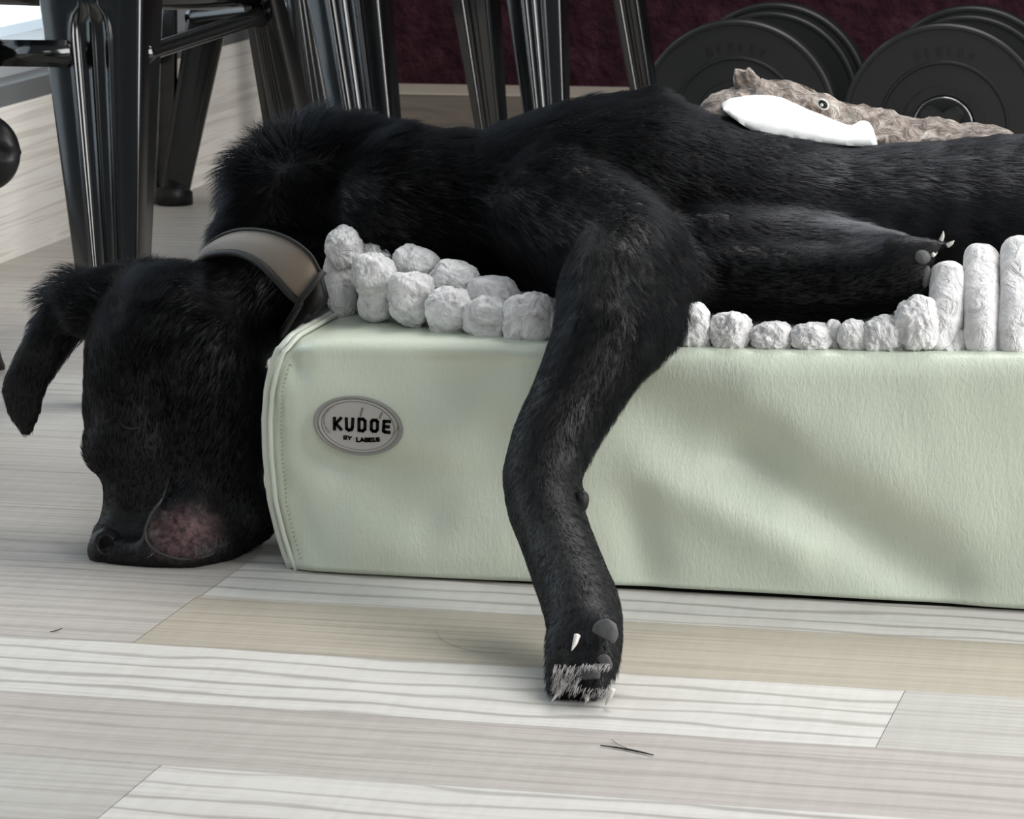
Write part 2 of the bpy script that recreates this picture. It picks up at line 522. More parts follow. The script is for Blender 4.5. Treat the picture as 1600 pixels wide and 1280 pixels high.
def plate(parent, c, R, th=0.034):
    k = R / 0.14
    prof = [(0.014, 0.004), (0.040 * k, 0.004), (0.043 * k, 0.0), (0.056 * k, 0.0), (0.057 * k, 0.003), (0.084 * k, 0.004), (0.0855 * k, 0.0015), (0.088 * k, 0.0015), (0.0895 * k, 0.004), (0.1315 * k, 0.004),
            (0.1325 * k, 0.0015), (0.1365 * k, 0.0015), (0.1392 * k, 0.004), (0.140 * k, 0.009), (0.1385 * k, 0.0125), (0.1400 * k, 0.016), (0.140 * k, th - 0.005), (0.136 * k, th), (0.014, th), (0.014, 0.004)]
    bm = bmesh.new(); ring_solid(bm, prof, c)
    return bm_obj('weight_plate', bm, M_VINYL, parent, sharp=24)


def dumbbell(px, py, rpx, d, label):
    for _ in range(30):                     # depth at which the plate stands on the floor
        c = onY(px, py, d); R = rpx * scale_at(c); d += (c[2] - R) * 4.0
    c = np.array([c[0], c[1], R])
    o = empty('dumbbell', (c[0], c[1] + 0.13, 0), label, 'dumbbell', 'black dumbbells by the wine red wall')
    p = plate(o, c, R)
    # illegible embossed marks on the upper face
    bm = bmesh.new()
    for j, (hgt, wd) in enumerate([(1, .5), (.9, .22), (1, .55), (.8, .2), (1, .45), (.7, .4)]):
        an = math.radians(112 - j * 8.5)
        for (du, dv, w2, h2) in ((0, 0, 0.0016, 0.011 * hgt), (wd * 0.006, 0.0045 * hgt, wd * 0.008, 0.0015), (wd * 0.006, -0.0045 * hgt, wd * 0.008 if j % 2 == 0 else 0.0015, 0.0015)):
            r = R * 0.735
            ct = Vector((c[0] + r * math.cos(an), c[1] + 0.003, c[2] + r * math.sin(an)))
            t = Vector((math.sin(an), 0, -math.cos(an))); nrm = Vector((math.cos(an), 0, math.sin(an)))
            vs = bmesh.ops.create_cube(bm, size=1.0)['verts']
            for v in vs:
                q = v.co.copy(); v.co = ct + t * (du + q.x * w2) + nrm * (dv + q.z * h2) + Vector((0, q.y * 0.0022, 0))
    mk = bm_obj('embossing', bm, M_VINYL, None, False); mk.parent = p
    plate(o, c + np.array([0, 0.037, 0]), R * 0.86)
    plate(o, c + np.array([0, 0.255, 0]), R * 0.93)
    plate(o, c + np.array([0, 0.295, 0]), R * 1.0)
    bm = bmesh.new(); tube(bm, [c + np.array([0, -0.040, 0]), c + np.array([0, 0.38, 0])], 0.0135, 20)
    bm_obj('handle', bm, M_RUBBER, o)
    bm = bmesh.new(); ring_solid(bm, [(0.0135, -0.006), (0.040, -0.006), (0.0425, -0.002), (0.042, 0.003), (0.0135, 0.003), (0.0135, -0.006)], c, 48)
    cr = bm_obj('collar_ring', bm, M_RUBBER, o, sharp=30)
    bm = bmesh.new(); pr = [c + np.array([0.0415 * math.cos(t), -0.0045, 0.0415 * math.sin(t)]) for t in np.linspace(0, 2 * math.pi, 49)]; tube(bm, pr, 0.0011, 8, False)
    rm = bm_obj('ring_edge', bm, M_CHROME, None); rm.parent = cr
    # star nut with four knobs
    bm = bmesh.new()
    N = 64; ra = []; rb = []
    for k in range(N):
        an = 2 * math.pi * k / N
        r = 0.0300 + 0.0095 * math.cos(4 * an - math.pi)
        r = min(r, 0.0365)
        ra.append(bm.verts.new((c[0] + r * math.cos(an), c[1] - 0.034, c[2] + r * math.sin(an))))
        rb.append(bm.verts.new((c[0] + r * math.cos(an), c[1] - 0.006, c[2] + r * math.sin(an))))
    for k in range(N): bm.faces.new((ra[k], ra[(k + 1) % N], rb[(k + 1) % N], rb[k]))
    bm.faces.new(ra); bm.faces.new(rb[::-1])
    bmesh.ops.bevel(bm, geom=[e for e in bm.edges if all(v in ra for v in e.verts)], offset=0.003, segments=2, affect='EDGES')
    bm_obj('star_nut', bm, M_VINYL, o, False)
    return o


dumbbell(1150, 190, 159, 4.46, 'black vinyl dumbbell next to the stool legs, left one, partly hidden by plush ear')
dumbbell(1474, 198, 161, 4.46, 'black vinyl dumbbell at right edge, its star nut showing above the plush nose')

# ------------------------------------------------------------------ dog bed
BX1 = 0.02; BD = 0.60; ZT = 0.203
bed = empty('dog_bed', (-0.45, YB + BD / 2, 0), 'mint green faux leather box dog bed lying on the pale floor', 'dog bed')
_lz = [(0.0, 440), (0.010, 432), (0.03, 420), (0.06, 407), (0.10, 401), (0.13, 401), (0.155, 406), (0.175, 415), (0.192, 428), (0.205, 445)]


def left_x(z):
    zs = [a for a, b in _lz]; xs = [b for a, b in _lz]
    px = np.interp(z, zs, xs)
    return -0.893 + (px - 440) * 0.000526 + z * 0.006


def wrinkle(x, z):
    """inward displacement of the front face (m, + = dented)"""
    def ln(x0, z0, x1, z1, wid, amp):
        dx, dz = x1 - x0, z1 - z0; L2 = dx * dx + dz * dz
        t = max(0, min(1, ((x - x0) * dx + (z - z0) * dz) / L2))
        d = math.hypot(x - x0 - t * dx, z - z0 - t * dz)
        return amp * math.exp(-(d / wid) ** 2) * (0.55 + 0.45 * math.sin(math.pi * (0.15 + 0.7 * t)))
    def P(px, py):
        p = onY(px, py, YB); return p[0], p[2]
    s = 0
    for (p0, p1, wid, amp) in WR:
        a = P(*p0); b = P(*p1)
        s += ln(a[0], a[1], b[0], b[1], wid, amp)
    s += 0.0022 * noise.noise((x * 9, z * 12, 3.1)) + 0.0008 * noise.noise((x * 30, z * 34, 1.7))
    return s


WR = [((930, 600), (1160, 715), 0.034, 0.013), ((1160, 715), (1470, 915), 0.026, 0.014), ((700, 575), (830, 560), 0.03, 0.008),
      ((735, 620), (800, 720), 0.035, 0.010), ((490, 700), (660, 800), 0.024, 0.009), ((456, 545), (464, 580), 0.010, 0.009),
      ((490, 560), (660, 590), 0.018, 0.004), ((452, 760), (480, 850), 0.012, 0.005), ((540, 730), (780, 760), 0.018, 0.005),
      ((985, 790), (1010, 900), 0.020, 0.009), ((430, 640), (445, 760), 0.010, 0.004), ((1050, 562), (1600, 566), 0.009, 0.003),
      ((560, 840), (760, 870), 0.03, -0.006), ((1000, 740), (1250, 860), 0.02, -0.006), ((1180, 640), (1500, 800), 0.035, -0.006)]


def build_bed():
    bm = bmesh.new()
    # section (y,z) going up the front face, over the top, down the back
    sec = []
    r = 0.018
    for i in range(31): sec.append((0.0, (ZT - r) * i / 30, 0))
    for i in range(1, 7):
        a = math.pi / 2 * i / 6; sec.append((r - r * math.cos(a), ZT - r + r * math.sin(a), 0))
    for i in range(1, 17): sec.append((r + (BD - 2 * r) * i / 16, ZT, 1))
    for i in range(1, 7):
        a = math.pi / 2 * i / 6; sec.append((BD - r + r * math.sin(a), ZT - r + r * math.cos(a), 1))
    for i in range(1, 5): sec.append((BD, (ZT - r) * (1 - i / 4), 1))
    NU = 150
    grid = []
    for (y, z, bk) in sec:
        row = []
        for i in range(NU + 1):
            u = (i / NU) ** 1.3
            lx = left_x(min(z, 0.203))
            x = lx + (BX1 - lx) * u
            dd = x - lx
            # puffed: face rounds in toward the left end
            rnd = 0.016 * (1 - min(1, dd / 0.03)) ** 2
            yy = y
            if y < 0.05:
                yy = y + rnd + wrinkle(x, z) * min(1, 0.2 + dd / 0.02) * (1 if y < 0.001 else 0.4)
                if z < 0.02: yy = y + (yy - y) * (0.5 + 0.5 * z / 0.02)
            zz = z
            if z > 0.12: zz = z - 0.004 * (1 - min(1, dd / 0.05)) ** 2 + 0.010 * max(0.0, min(1.0, (x + 0.62) / 0.35)) * (z / ZT) - 0.002 * (1 - math.cos(x * 9)) * (z / ZT)
            if z < 0.012: zz = z + (0.0032 + 0.0012 * math.sin((x + 0.7) * 8)) * (1 - z / 0.012)
            row.append(bm.verts.new((x, YB + yy, zz)))
        grid.append(row)
    for j in range(len(sec) - 1):
        for i in range(NU):
            bm.faces.new((grid[j][i], grid[j][i + 1], grid[j + 1][i + 1], grid[j + 1][i]))
    for side in (0, NU):
        bm.faces.new([grid[j][side] for j in range(len(sec))])
    bm.faces.new([v for v in grid[0]] + [v for v in reversed(grid[-1])])
    o = bm_obj('cover', bm, M_LEATHER, bed)
    # piping round the left end
    pts = []; pts2 = []
    for (y, z, bk) in sec[:50:1]:
        pts.append((left_x(z) - 0.001, YB + y + (0.014 if y < 0.001 else 0.012), z - 0.003 if z > 0.19 else z))
        pts2.append((left_x(z) + 0.006, YB + y + (0.007 if y < 0.001 else 0.010), z - 0.002 if z > 0.19 else z))
    bm = bmesh.new(); tube(bm, pts, 0.0034, 8); bm_obj('piping', bm, M_SEAM, bed)
    bm = bmesh.new(); tube(bm, pts2, 0.0022, 8); bm_obj('piping', bm, M_SEAM, bed)
    bm = bmesh.new()
    for k in range(46):
        z = 0.012 + k * 0.0037
        x = left_x(z) + 0.0165
        tube(bm, [(x - 0.0010, YB + 0.0022 + wrinkle(x, z) * .8, z - 0.0006), (x + 0.0012, YB + 0.0012 + wrinkle(x, z) * .8, z + 0.0011)], 0.0007, 5)
    bm_obj('stitching', bm, M_STITCH, bed)
    # black slab standing in for the dark shadow line under the bed
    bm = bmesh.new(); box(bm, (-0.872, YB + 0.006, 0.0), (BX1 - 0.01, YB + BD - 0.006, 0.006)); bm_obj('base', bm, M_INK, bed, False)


build_bed()


def build_badge():
    c = Vector(onY(560, 665, YB)); s = scale_at(c)
    A, B = 73 * s, 47 * s
    yo = -0.0012 + 0.002
    rot = math.radians(-4)
    root = bpy.data.objects.new('badge', None)

    def ell(a, b, y0, y1, name, mat, parent, inner=None):
        bm = bmesh.new(); N = 72
        f = []; k_ = []
        for k in range(N):
            t = 2 * math.pi * k / N
            X = a * math.cos(t); Z = b * math.sin(t)
            x = X * math.cos(rot) - Z * math.sin(rot); z = X * math.sin(rot) + Z * math.cos(rot)
            f.append(bm.verts.new((c.x + x, YB + y0, c.z + z))); k_.append(bm.verts.new((c.x + x * 1.01, YB + y1, c.z + z * 1.01)))
        for k in range(N): bm.faces.new((f[k], f[(k + 1) % N], k_[(k + 1) % N], k_[k]))
        bm.faces.new(f)
        if inner:
            pass
        return bm_obj(name, bm, mat, parent, False)

    base = ell(A, B, -0.0016, 0.012, 'badge', M_BADGE2, bed)
    def onb(name, bm, mat, smooth=True):
        o = bm_obj(name, bm, mat, None, smooth); o.parent = base; o.matrix_parent_inverse = Matrix.Identity(4); return o
    # rim tubes
    for (fa, rr, mt, nm) in ((0.955, 0.0012, M_BADGE2, 'rim'), (0.86, 0.0009, M_BADGE, 'rim')):
        bm = bmesh.new(); pts = []
        for k in range(73):
            t = 2 * math.pi * k / 72; X = A * fa * math.cos(t); Z = B * fa * math.sin(t)
            pts.append((c.x + X * math.cos(rot) - Z * math.sin(rot), YB - 0.0016, c.z + X * math.sin(rot) + Z * math.cos(rot)))
        tube(bm, pts, rr, 8, False); onb(nm, bm, mt)
    bm = bmesh.new(); N = 72; vs = []
    for k in range(N):
        t = 2 * math.pi * k / N; X = A * 0.80 * math.cos(t); Z = B * 0.80 * math.sin(t)
        vs.append(bm.verts.new((c.x + X * math.cos(rot) - Z * math.sin(rot), YB - 0.0019, c.z + X * math.sin(rot) + Z * math.cos(rot))))
    bm.faces.new(vs); onb('face', bm, M_BADGE, False)

    def stroke(name, pix, wpx, mat, closed=False):
        bm = bmesh.new()
        P = [Vector(onY(px, py, YB - 0.0024)) for px, py in pix]
        w_ = wpx * s * 0.5
        n = len(P)
        for i in range(n if closed else n - 1):
            a, b = P[i], P[(i + 1) % n]; d = (b - a); L = d.length; d.normalize(); nn = Vector((-d.z, 0, d.x)) * w_
            a2 = a - d * w_ * 0.6; b2 = b + d * w_ * 0.6
            q = [a2 + nn, a2 - nn, b2 - nn, b2 + nn]
            f = [bm.verts.new(v) for v in q]; k_ = [bm.verts.new(v + Vector((0, 0.0008, 0))) for v in q]
            bm.faces.new(f)
            for j in range(4): bm.faces.new((f[j], f[(j + 1) % 4], k_[(j + 1) % 4], k_[j]))
        return onb(name, bm, mat, False)

    def Z(x, y): return 460 + x / 8.0, 600 + y / 8.0      # coordinates read from an 8x enlargement
    W = 5.0
    # K U D O E, each letter its own piece
    def letter(name, strokes, w=W):
        pieces = []
        bm = None
        objs = [stroke(name, [Z(*p) for p in st], w, M_INK) for st in strokes]
        # join the strokes of one letter into one mesh
        tgt = objs[0]
        bmj = bmesh.new()
        for o in objs: bmj.from_mesh(o.data)
        bmj.to_mesh(tgt.data); bmj.free()
        for o in objs[1:]: bpy.data.objects.remove(o)
        return tgt
    letter('letter_k', [[(500, 425), (500, 570)], [(582, 428), (505, 508)], [(520, 500), (585, 572)]])
    letter('letter_u', [[(648, 432), (652, 560), (680, 580), (712, 572), (724, 545), (730, 435)]])
    letter('letter_d', [[(806, 440), (806, 582), (855, 590), (880, 568), (882, 465), (858, 442), (806, 440)]])
    letter('letter_o', [[(978, 455), (962, 475), (960, 570), (978, 592), (1015, 594), (1035, 575), (1038, 475), (1020, 456), (978, 455)]])
    letter('letter_e', [[(1195, 472), (1120, 468), (1112, 590), (1130, 602), (1188, 608)], [(1118, 535), (1180, 538)]])
    # small second line: BY + an illegible blocky word
    W2 = 1.7
    letter('letter_b', [[(618, 650), (616, 690), (648, 692), (650, 652), (618, 650)], [(616, 672), (648, 672)]], W2)
    letter('letter_y', [[(668, 656), (688, 674), (712, 662)], [(688, 674), (686, 698)]], 2.2)
    letter('letter_l', [[(778, 672), (778, 720), (815, 722)]], 2.4)
    letter('letter_a', [[(826, 720), (845, 680), (866, 720)], [(832, 706), (862, 706)]], 2.4)
    letter('letter_b', [[(884, 680), (884, 722), (920, 722), (922, 682), (884, 680)], [(884, 702), (920, 702)]], 2.2)
    letter('letter_e', [[(975, 678), (938, 680), (938, 722), (975, 722)], [(938, 700), (970, 700)]], 2.2)
    letter('letter_l', [[(990, 678), (990, 718), (1008, 718)]], 2.4)
    letter('letter_s', [[(1058, 675), (1022, 677), (1022, 696), (1058, 696), (1058, 716), (1022, 716)]], 2.2)
    for pts, wd in (([(852, 305), (825, 400)], 2.6), ([(1092, 362), (1065, 430)], 2.6), ([(1305, 535), (1245, 625)], 1.8)):
        stroke('scratch', [Z(*p) for p in pts], wd, M_SCRATCH)
    stroke('scratch', [Z(*p) for p in [(500, 270), (420, 330), (375, 400), (370, 490), (395, 555), (440, 608)]], 2.0, M_BADGE2)


build_badge()

# ------------------------------------------------------------------ chunky knit blanket
knit = empty('knit_blanket', (-0.45, YB + 0.15, ZT), 'chunky white velour knit blanket on the mint bed, its fat loops under the dog', 'blanket')


def blob(pix, Y, rx, ry, name='knit_loop', ky=0.9, seed=0, amp=1.0, tilt=0.0, box_=2.0):
    c = Vector(onY(pix[0], pix[1], Y)); s = scale_at(c)
    bm = bmesh.new(); bmesh.ops.create_icosphere(bm, subdivisions=5, radius=1.0)
    ct, sn = math.cos(tilt), math.sin(tilt)
    for v in bm.verts:
        n = v.co.normalized()
        p = n.copy()
        # superellipsoid-ish
        e = (abs(n.x) ** box_ + abs(n.y) ** box_ + abs(n.z) ** box_) ** (-1 / box_)
        p = n * e
        q = Vector((p.x * rx * s * 1.10, p.y * rx * s * ky, p.z * ry * s * 1.06))
        m = 1.0
        sd = Vector((seed * 3.7, seed * 1.3, seed * 2.1))
        f1 = noise.noise(n * 1.7 + sd); f2 = 1 - abs(noise.noise(n * 3.4 + sd * 2)) * 2; f3 = 1 - abs(noise.noise(n * 7.5 + sd)) * 2
        m += amp * (0.15 * f1 + 0.085 * (f2 - 0.5) + 0.045 * (f3 - 0.6))
        q *= m
        v.co = c + Vector((q.x * ct - q.z * sn, q.y, q.x * sn + q.z * ct))
    return bm_obj(name, bm, M_VELVET, knit)


_L = [((534, 440), 0.135, 25, 56, .55, .0), ((540, 388), 0.125, 27, 31, 1.1, .25), ((594, 391), 0.135, 26, 25, 1, 0), ((587, 478), 0.092, 26, 24, .4, 0),
      ((584, 432), 0.092, 31, 34, 1.1, 0), ((650, 411), 0.115, 34, 24, 1, -.2), ((643, 465), 0.075, 34, 40, 1.1, 0), ((712, 436), 0.095, 35, 26, 1.1, -.2),
      ((703, 488), 0.060, 34, 35, 1.1, 0), ((772, 460), 0.080, 37, 27, 1, -.15), ((763, 500), 0.052, 35, 35, .9, 0), ((828, 502), 0.042, 38, 42, .9, .1), ((890, 515), 0.045, 34, 34, 1, .1),
      ((960, 515), 0.05, 34, 32, 1, .1), ((1025, 520), 0.05, 32, 30, 1, .1),
      ((1082, 512), 0.030, 28, 38, 1.1, .1), ((1143, 518), 0.030, 31, 29, 1, .1), ((1207, 526), 0.03, 31, 22, 1, 0), ((1268, 527), 0.03, 30, 22, 1.1, 0),
      ((1302, 526), 0.035, 14, 24, .9, 0), ((1334, 525), 0.028, 23, 23, 1, 0), ((1382, 524), 0.03, 31, 28, 1.1, 0), ((1434, 508), 0.03, 32, 42, 1.1, .12)]
for k, (p, dy, rx, ry, am, tl) in enumerate(_L):
    blob(p, YB + dy, rx, ry, seed=k + 1, amp=am, tilt=tl, box_=2.4)


def strand(pts, r, seed):
    """fat velour strand with crinkles; pts are (px,py,dy)"""
    P = spline([list(onY(a, b, YB + dy)) for a, b, dy in pts], 46)
    s = scale_at(P[0]); bm = bmesh.new(); n = len(P); SEG = 36; rings = []
    for i, p in enumerate(P):
        t = Vector(P[min(i + 1, n - 1)] - P[max(i - 1, 0)]).normalized()
        a = t.cross(Vector((0, 1, 0))).normalized(); b = a.cross(t)
        e = min(i, n - 1 - i) / 5.0; cap = math.sqrt(max(0.0, 1 - (1 - min(1, e)) ** 2)) * 0.98 + 0.02
        rr = r * s * cap
        ring = []
        for k in range(SEG):
            an = 2 * math.pi * k / SEG; d = a * math.cos(an) + b * math.sin(an)
            q = Vector(p) * 42 + d * 1.1 + Vector((seed * 5, 0, 0))
            f = 1 + 0.13 * noise.noise(q * 0.9) + 0.07 * (0.5 - abs(noise.noise(q * 2.2))) + 0.05 * (0.5 - abs(noise.noise(Vector((q.x, q.y, q.z * 2.4)) * 1.6)))
            ring.append(bm.verts.new(Vector(p) + d * rr * f))
        rings.append(ring)
    for i in range(n - 1):
        for k in range(SEG): bm.faces.new((rings[i][k], rings[i][(k + 1) % SEG], rings[i + 1][(k + 1) % SEG], rings[i + 1][k]))
    bm.faces.new(rings[0][::-1]); bm.faces.new(rings[-1])
    return bm_obj('knit_strand', bm, M_VELVET, knit)


strand([(1478, 412, 0.065), (1482, 460, 0.05), (1476, 500, 0.04), (1462, 552, 0.035)], 28, 1)
strand([(1532, 388, 0.085), (1534, 440, 0.06), (1536, 500, 0.04), (1536, 562, 0.032)], 28, 2)
strand([(1592, 372, 0.085), (1590, 440, 0.06), (1588, 500, 0.04), (1588, 562, 0.032)], 28, 3)
strand([(1650, 370, 0.085), (1650, 440, 0.06), (1648, 500, 0.04), (1648, 562, 0.032)], 28, 4)
strand([(1708, 370, 0.085), (1708, 440, 0.06), (1706, 500, 0.04), (1706, 562, 0.032)], 28, 6)
strand([(1766, 372, 0.085), (1766, 440, 0.06), (1764, 500, 0.04), (1764, 562, 0.032)], 28, 7)
strand([(1824, 372, 0.085), (1824, 440, 0.06), (1822, 500, 0.04), (1822, 562, 0.032)], 28, 8)
strand([(1500, 520, 0.045), (1490, 545, 0.035), (1475, 556, 0.03)], 20, 5)
bm = bmesh.new(); box(bm, (-0.79, YB + 0.08, ZT - 0.002), (-0.02, YB + 0.50, ZT + 0.022))
bmesh.ops.subdivide_edges(bm, edges=bm.edges[:], cuts=12, use_grid_fill=True)
for v in bm.verts:
    if v.co.z > ZT + 0.01: v.co.z += 0.006 * noise.noise(v.co * 18)
bm_obj('knit_field', bm, M_VELVET, knit)

# ------------------------------------------------------------------ dog
DOGY = YB + 0.20
dog = empty('dog', (-0.62, DOGY, ZT), 'black dog asleep on the mint bed, head and one foreleg drooping to the floor', 'dog')


def D(px, py, dy): return onY(px, py, YB + dy)


SPH = []           # (centre, radius xyz)


def chain(pts, ky=1.0, step=0.35):
    """pts: (px, py, dy, r_px) joined by closely spaced balls"""
    P = []
    for (px, py, dy, r) in pts:
        c = D(px, py, dy); P.append([*c, r * scale_at(c)])
    P = np.array(P)
    for i in range(len(P) - 1):
        L = np.linalg.norm(P[i + 1, :3] - P[i, :3]); n = max(2, int(L / (min(P[i, 3], P[i + 1, 3]) * step)))
        for k in range(n + (i == len(P) - 2)):
            q = P[i] + (P[i + 1] - P[i]) * k / n
            SPH.append((q[:3], (q[3], q[3] * ky, q[3])))


def ball(px, py, dy, rx, ry=None, ky=1.0, rot=0.0):
    c = D(px, py, dy); s = scale_at(c); ry = ry or rx
    SPH.append((c, (rx * s, (rx + ry) * 0.5 * s * ky, ry * s), rot))


# trunk
chain([(640, 330, .19, 128), (760, 345, .20, 135), (900, 325, .20, 160), (1020, 325, .20, 168), (1140, 345, .20, 148), (1320, 352, .20, 124), (1450, 352, .20, 130), (1620, 345, .20, 138), (1800, 340, .20, 140)])
chain([(1010, 245, .24, 92), (1080, 262, .24, 86), (1150, 296, .24, 84)])
chain([(840, 280, .24, 85), (930, 245, .24, 90), (1010, 230, .24, 88)])
# neck ruff
chain([(330, 520, .13, 92), (400, 450, .165, 86), (462, 345, .215, 104), (560, 320, .22, 118), (660, 330, .20, 120)])
chain([(430, 300, .20, 74), (500, 270, .20, 78), (600, 280, .20, 82)])
# skull
chain([(262, 520, .10, 104), (225, 560, .09, 92), (215, 640, .08, 86), (222, 700, .07, 80)])
chain([(150, 480, .12, 52), (220, 480, .12, 70), (300, 500, .12, 84)])
chain([(300, 560, .10, 110), (330, 640, .09, 96), (330, 730, .08, 82)])
# brow bulge and muzzle
ball(182, 700, .055, 56, 52); ball(200, 735, .07, 44, 40)
chain([(232, 720, .07, 70), (222, 790, .06, 62), (208, 828, .055, 54), (190, 842, .05, 44)])
chain([(170, 840, .030, 31), (174, 858, .022, 29)])
chain([(176, 864, .004, 25), (240, 870, -.004, 22), (300, 868, .0, 23), (350, 852, .03, 28)])
chain([(300, 850, .03, 38), (350, 838, .045, 40), (395, 808, .07, 44)])
chain([(190, 850, .03, 34), (250, 850, .03, 34), (320, 848, .035, 34)])
chain([(262, 735, .012, 8), (252, 782, .004, 10), (236, 806, .0, 11), (228, 832, -.004, 11), (234, 852, -.006, 11), (254, 868, -.008, 12), (286, 876, -.006, 11), (320, 872, .0, 9)])
chain([(330, 780, .08, 84), (350, 800, .08, 70)])
chain([(300, 800, .040, 48), (288, 826, .026, 44), (300, 843, .03, 36)])
# ear hanging on the left
chain([(135, 470, .14, 50), (92, 505, .14, 44), (62, 560, .135, 40)], ky=0.55)
chain([(58, 560, .135, 40), (38, 605, .13, 42), (38, 640, .13, 36), (42, 672, .13, 20)], ky=0.28)
ball(18, 612, .13, 24, 36, .35)
# foreleg over the front edge
chain([(985, 420, .05, 96), (962, 460, .01, 90), (945, 530, -.035, 82), (915, 590, -.055, 73), (888, 640, -.072, 67), (862, 690, -.095, 65), (846, 745, -.115, 63), (850, 790, -.135, 60), (872, 850, -.165, 58)])
chain([(872, 850, -.165, 58), (893, 905, -.20, 60), (908, 945, -.23, 62), (914, 985, -.255, 60)])
ball(902, 700, -.09, 26, 40); ball(898, 778, -.125, 20, 28)          # stopper pad bump
chain([(930, 560, -.03, 70), (1000, 500, .01, 72), (1045, 440, .06, 62)])
chain([(1040, 400, .08, 44), (1070, 420, .08, 40)])
chain([(980, 400, .075, 96), (930, 370, .12, 112), (880, 340, .15, 120)])
chain([(1100, 395, .11, 72), (1230, 400, .125, 74), (1340, 408, .11, 58), (1400, 400, .09, 36)])
# paw: five toes bent under
for (p0, p1, p2) in (((885, 1000), (876, 1040), (872, 1078)), ((915, 1000), (905, 1050), (903, 1078)), ((938, 985), (935, 1040), (930, 1078))):
    chain([(*p0, -.275, 36), (*p1, -.300, 27), (*p2, -.316, 21)])
chain([(950, 950, -.235, 24), (955, 1000, -.265, 20), (952, 1050, -.30, 18)])
# other foreleg folded along the belly
chain([(1110, 430, .085, 58), (1190, 442, .085, 62), (1290, 446, .08, 62), (1370, 436, .075, 58), (1418, 418, .07, 44)])
chain([(1400, 400, .065, 34), (1440, 388, .06, 20), (1468, 381, .055, 11)])
chain([(1405, 412, .06, 30), (1440, 402, .055, 17)]); chain([(1400, 430, .06, 34), (1436, 432, .055, 20)]); chain([(1390, 455, .06, 30), (1425, 455, .055, 18)])


def build_body():
    bm = bmesh.new()
    ico = bmesh.new(); bmesh.ops.create_icosphere(ico, subdivisions=3, radius=1.0)
    V = np.array([v.co[:] for v in ico.verts]); Fc = [[v.index for v in f.verts] for f in ico.faces]; ico.free()
    verts = []; faces = []
    for s in SPH:
        c, r = s[0], s[1]
        k = len(verts)
        verts += (V * np.array(r) + c).tolist(); faces += [[k + a for a in f] for f in Fc]
    me = bpy.data.meshes.new('tmp'); me.from_pydata(verts, [], faces)
    o = bpy.data.objects.new('tmp', me); COL.objects.link(o)
    m = o.modifiers.new('r', 'REMESH'); m.mode = 'VOXEL'; m.voxel_size = 0.0042
    s = o.modifiers.new('s', 'SMOOTH'); s.factor = 0.6; s.iterations = 9
    s2 = o.modifiers.new('s2', 'REMESH'); s2.mode = 'VOXEL'; s2.voxel_size = 0.0042
    s3 = o.modifiers.new('s3', 'SMOOTH'); s3.factor = 0.5; s3.iterations = 6
    dg = bpy.context.evaluated_depsgraph_get()
    me2 = bpy.data.meshes.new_from_object(o.evaluated_get(dg))
    bpy.data.objects.remove(o)
    me2.name = 'body'
    return me2


body_me = build_body()
NV = len(body_me.vertices)
co = np.zeros(NV * 3); body_me.vertices.foreach_get('co', co); co = co.reshape(-1, 3)
# keep it above floor
co[:, 2] = np.maximum(co[:, 2], 0.0005)
body_me.vertices.foreach_set('co', co.ravel()); body_me.update()


def to_px(P):
    c = (P - CAM) @ ROT
    return 800 + F * c[:, 0] / -c[:, 2], 640 - F * c[:, 1] / -c[:, 2]


# sheen painted into the hair colour: greyer tone on flank and belly
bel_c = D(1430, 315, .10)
def flank_sheen(P):
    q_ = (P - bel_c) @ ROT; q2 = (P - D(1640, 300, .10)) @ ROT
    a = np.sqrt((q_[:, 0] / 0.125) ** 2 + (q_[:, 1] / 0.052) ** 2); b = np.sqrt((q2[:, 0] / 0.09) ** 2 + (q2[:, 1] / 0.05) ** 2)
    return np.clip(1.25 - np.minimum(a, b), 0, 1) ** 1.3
# skin colour: nearly black with the bare pinkish chin
ppx, ppy = to_px(co)
nrm = np.zeros(NV * 3); body_me.vertices.foreach_get('normal', nrm); nrm = nrm.reshape(-1, 3)
chin_c = D(290, 832, .01)
dch = np.linalg.norm((co - chin_c) / np.array([0.026, 0.05, 0.020]), axis=1)
chin = np.clip(1.35 - dch, 0, 1)
attr = body_me.color_attributes.new('skin', 'FLOAT_COLOR', 'POINT')
cc = np.ones((NV, 4)); base = np.array([0.0045, 0.0047, 0.005]); pinkc = np.array([0.105, 0.062, 0.065])
cc[:, :3] = base * (1 - chin[:, None]) + pinkc * chin[:, None]
attr.data.foreach_set('color', cc.ravel())

M_SKIN = material('black_coat_skin', rough=0.55, spec=0.3); q = NB(M_SKIN)
vc = q.n('ShaderNodeVertexColor', layer_name='skin')
nn = q.noise(q.coords(), 170, 3, 0.6)
q.l(q.mix(1.0, vc.outputs['Color'], q.ramp(nn, [(0.35, (0.30, 0.26, 0.26)), (0.65, (1.5, 1.45, 1.45))]), 'MULTIPLY'), q.b.inputs['Base Color'])
q.bump(nn, 0.4, 0.002)
body = link('body', body_me, M_SKIN, dog)

